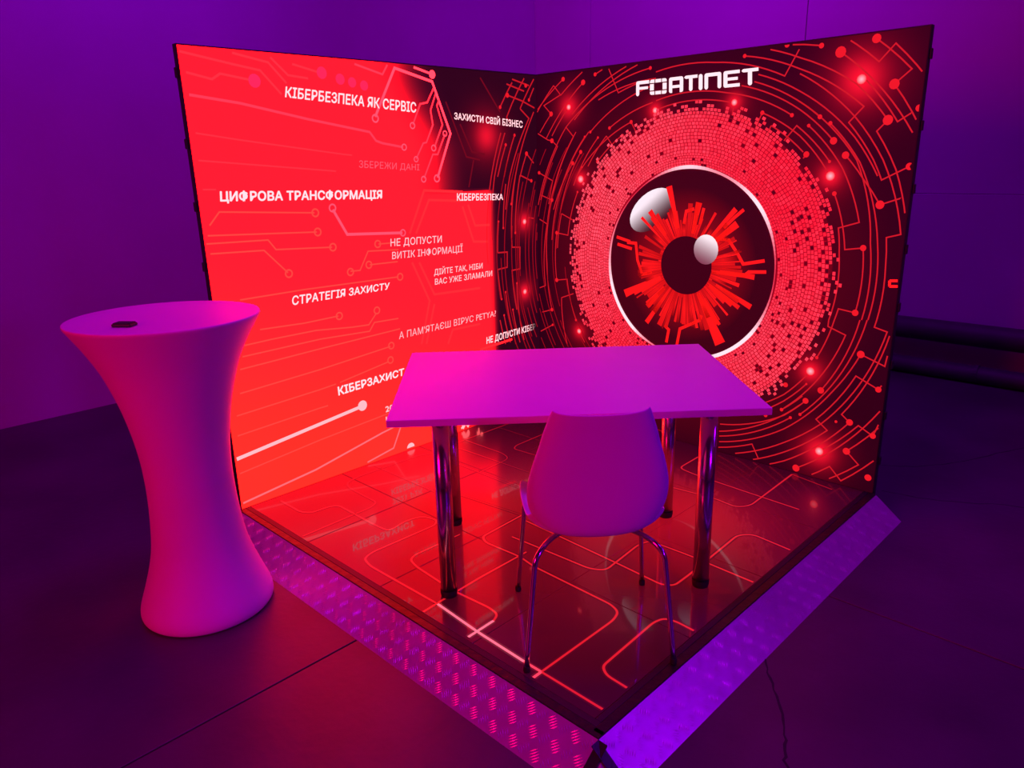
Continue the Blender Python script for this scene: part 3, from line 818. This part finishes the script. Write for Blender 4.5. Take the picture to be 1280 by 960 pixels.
# corner plate between the ramps, with tape over both seams
t = thing('corner_ramp', 'small triangular tread plate filling the front corner between the two ramps', 'ramp', (W+.0165, -D-.0155, FZ))
bm = bmesh.new(); A = (.001, -.001, RH); B = (.001, -RW, -.0+.001); C_ = (RW, -.001, .001); Cm = (RW*.75, -RW*.75, .001)
vv = [bm.verts.new(p) for p in (A, B, Cm, C_)]; lo = [bm.verts.new((p[0], p[1], 0)) for p in (A, B, Cm, C_)]
bm.faces.new((vv[0], vv[1], vv[2])); bm.faces.new((vv[0], vv[2], vv[3])); bm.faces.new(lo[::-1])
for k in range(4): bm.faces.new((vv[k], lo[k], lo[(k+1) % 4], vv[(k+1) % 4]))
bmesh.ops.recalc_face_normals(bm, faces=bm.faces); from_bm('plate', bm, M['tread'], t)
def seam_tape(p, q, side):
    bm = bmesh.new(); p = Vector(p); q = Vector(q); s_ = Vector(side); up = Vector((0, 0, .004))
    v = [bm.verts.new(x) for x in (p-s_, p+s_, q+s_, q-s_)]; v2 = [bm.verts.new(x.co+up) for x in v]
    bm.faces.new(v[::-1]); bm.faces.new(v2)
    for k in range(4): bm.faces.new((v[k], v[(k+1) % 4], v2[(k+1) % 4], v2[k]))
    bmesh.ops.recalc_face_normals(bm, faces=bm.faces); from_bm('tape_strip', bm, M['black'], t)
seam_tape((.017, -.002, RH-.002), (.017, -RW, .002), (.016, 0, 0)); seam_tape((.002, -.017, RH-.0015), (RW, -.017, .0025), (0, .016, 0))

# ------------------------------------------------------------------ table
c1, c2 = Vector((1.262, -1.904)), Vector((1.912, -1.229)); c3, c4 = Vector((1.516, -.829)), Vector((.869, -1.506))
ax = ((c2-c1)+(c3-c4)).normalized(); ang = math.atan2(ax.y, ax.x)
tc_ = (c1+c2+c3+c4)/4
TB = thing('desk', 'white rectangular desk on four chrome tube legs in the middle of the stage', 'table', (tc_.x, tc_.y, .001), ang)
bm = bmesh.new(); add_box(bm, (-.63, -.43, .715), (.63, .46, .740), .002); from_bm('tabletop', bm, M['white'], TB)
for sx, sy in ((-1, -1), (1, -1), (1, 1), (-1, 1)):
    x, y = sx*.468, sy*.283
    bm = bmesh.new(); add_tube(bm, [(x, y, .028), (x, y, .7145)], .0300, 28); lg = from_bm('leg', bm, M['chrome'], TB, True)
    bm = bmesh.new(); add_tube(bm, [(x, y, .0), (x, y, .012), (x, y, .0275)], [.029, .0315, .0315], 24); from_bm('foot', bm, M['rubber'], lg)
    bm = bmesh.new(); add_tube(bm, [(x, y, .700), (x, y, .7148)], .052, 24); from_bm('mounting_plate', bm, M['chrome'], lg)

# ------------------------------------------------------------------ chair
f_dir = Vector((-.734, .679)); rzc = math.atan2(f_dir.y, f_dir.x)-PI/2     # local +y = forward
CH = thing('chair', 'white moulded plastic shell chair with thin chrome legs, back to the viewer, at the desk', 'chair', (1.767, -1.695, .001), rzc)
prof = [(.215, .418), (.205, .436), (.17, .446), (.10, .444), (.02, .438), (-.06, .428), (-.12, .420), (-.165, .426), (-.19, .450), (-.200, .49), (-.203, .54), (-.205, .60), (-.209, .67), (-.215, .75), (-.222, .815), (-.224, .838)]
hw = [.188, .206, .218, .224, .224, .220, .212, .196, .194, .204, .214, .213, .197, .171, .149, .140]
lift = [.008, .014, .022, .030, .040, .052, .068, .082, .086, .078, .066, .054, .046, .040, .036, .034]
P2d = catmull([(a, b, 0) for a, b in prof], 4); HW = [v.x for v in catmull([(h, l, 0) for h, l in zip(hw, lift)], 4)]; LF = [v.y for v in catmull([(h, l, 0) for h, l in zip(hw, lift)], 4)]
bm = bmesh.new(); NQ = 20; rows = []
for i, p in enumerate(P2d):
    a = P2d[max(i-1, 0)]; b = P2d[min(i+1, len(P2d)-1)]; tg = Vector((b.x-a.x, b.y-a.y)).normalized(); nrm = Vector((tg.y, -tg.x))
    if nrm.y < -.2 or (nrm.x < 0 and nrm.y < .2): nrm = -nrm
    row = []
    for q in range(NQ+1):
        s_ = -1+2*q/NQ; e_ = abs(s_)**2.3
        th = s_*PI/2; sx = HW[i]*(math.sin(th*.93)/math.sin(PI/2*.93))
        topl = .008*abs(s_)**2 if i > len(P2d)-10 else 0
        row.append(bm.verts.new((sx, p.x+nrm.x*LF[i]*e_, p.y+nrm.y*LF[i]*e_+topl)))
    rows.append(row)
for a, b in zip(rows, rows[1:]):
    for q in range(NQ): bm.faces.new((a[q], a[q+1], b[q+1], b[q]))
sh = from_bm('seat_shell', bm, M['plastic'], CH, True)
md = sh.modifiers.new('thickness', 'SOLIDIFY'); md.thickness = .007; md.offset = 0
md = sh.modifiers.new('round', 'SUBSURF'); md.levels = 1; md.render_levels = 1
def bent(P, n=8): return catmull(P, n)
for sx in (-1, 1):
    for rear in (1, 0):
        if rear: P = [(sx*.085, -.075, .408), (sx*.135, -.125, .407), (sx*.172, -.172, .398), (sx*.196, -.196, .368), (sx*.203, -.203, .32), (sx*.232, -.229, .012)]
        else: P = [(sx*.085, .075, .418), (sx*.150, .130, .419), (sx*.188, .165, .408), (sx*.205, .180, .375), (sx*.208, .184, .33), (sx*.232, .229, .012)]
        Q = bent(P[:5], 6)+[Vector(P[4]).lerp(Vector(P[5]), k/5) for k in range(1, 6)]
        bm = bmesh.new(); add_tube(bm, Q, .0088, 14); lg = from_bm('leg', bm, M['chrome'], CH, True)
        bm = bmesh.new(); fx, fy = P[5][0], P[5][1]; add_tube(bm, [(fx, fy, 0), (fx, fy, .006), (fx, fy, .020)], [.0105, .0118, .0105], 14); from_bm('foot_cap', bm, M['rubber'], lg)
bm = bmesh.new(); add_tube(bm, [(-.085, -.075, .408), (-.085, .075, .418)], .009, 12); add_tube(bm, [(.085, -.075, .408), (.085, .075, .418)], .009, 12); add_tube(bm, [(-.085, 0, .411), (.085, 0, .411)], .008, 12)
from_bm('under_frame', bm, M['chrome'], CH, True)

# ------------------------------------------------------------------ bar table
BX, BY = .480, -2.466
BT = thing('bar_table', 'tall white waisted plastic bar table standing left of the stage', 'table', (BX, BY, FZ))
rz_ = [(0, .230), (.008, .240), (.025, .243), (.055, .237), (.12, .214), (.20, .188), (.29, .168), (.43, .155), (.57, .1525), (.68, .160), (.79, .177), (.88, .198), (.97, .226), (1.05, .262), (1.105, .292), (1.132, .307), (1.142, .308), (1.144, .303)]
prof2 = catmull([(a, b, 0) for a, b in rz_], 4)
bm = bmesh.new(); N = 72; rings = []
def oval(a, z):   # top is slightly wider along one axis
    k = max(0, (z-.5)/.64); return 1+.045*k*k*math.cos(2*(a-math.radians(-135)))
for p in prof2:
    rings.append([bm.verts.new((p.y*oval(2*PI*k/N, p.x)*math.cos(2*PI*k/N), p.y*oval(2*PI*k/N, p.x)*math.sin(2*PI*k/N), p.x)) for k in range(N)])
for a, b in zip(rings, rings[1:]):
    for k in range(N): bm.faces.new((a[k], a[(k+1) % N], b[(k+1) % N], b[k]))
bm.faces.new(rings[0][::-1])
from_bm('body', bm, M['bar'], BT, True)
bm = bmesh.new(); rings = []
for f_, z in ((1, 1.144), (.985, 1.1445), (.96, 1.1425), (.5, 1.141), (.05, 1.141)):
    rings.append([bm.verts.new((.303*f_*oval(2*PI*k/N, 1.144)*math.cos(2*PI*k/N), .303*f_*oval(2*PI*k/N, 1.144)*math.sin(2*PI*k/N), z)) for k in range(N)])
for a, b in zip(rings, rings[1:]):
    for k in range(N): bm.faces.new((a[k], a[(k+1) % N], b[(k+1) % N], b[k]))
bm.faces.new(rings[-1]); from_bm('top_surface', bm, M['bar'], BT, True)
# small black device on top
d = ray(156, 408); tt = (FZ+1.141-CAM.z)/d.z; pp = CAM+d*tt
DV = thing('table_device', 'small flat black device on top of the bar table', 'box', (pp.x, pp.y, FZ+1.1415), math.radians(38))
bm = bmesh.new(); add_box(bm, (-.034, -.022, 0), (.034, .022, .011), .004); from_bm('device_body', bm, M['dark'], DV)
bm = bmesh.new(); add_box(bm, (-.030, -.018, .0111), (.030, .018, .0135), .001); from_bm('lid', bm, M['rubber'], DV)
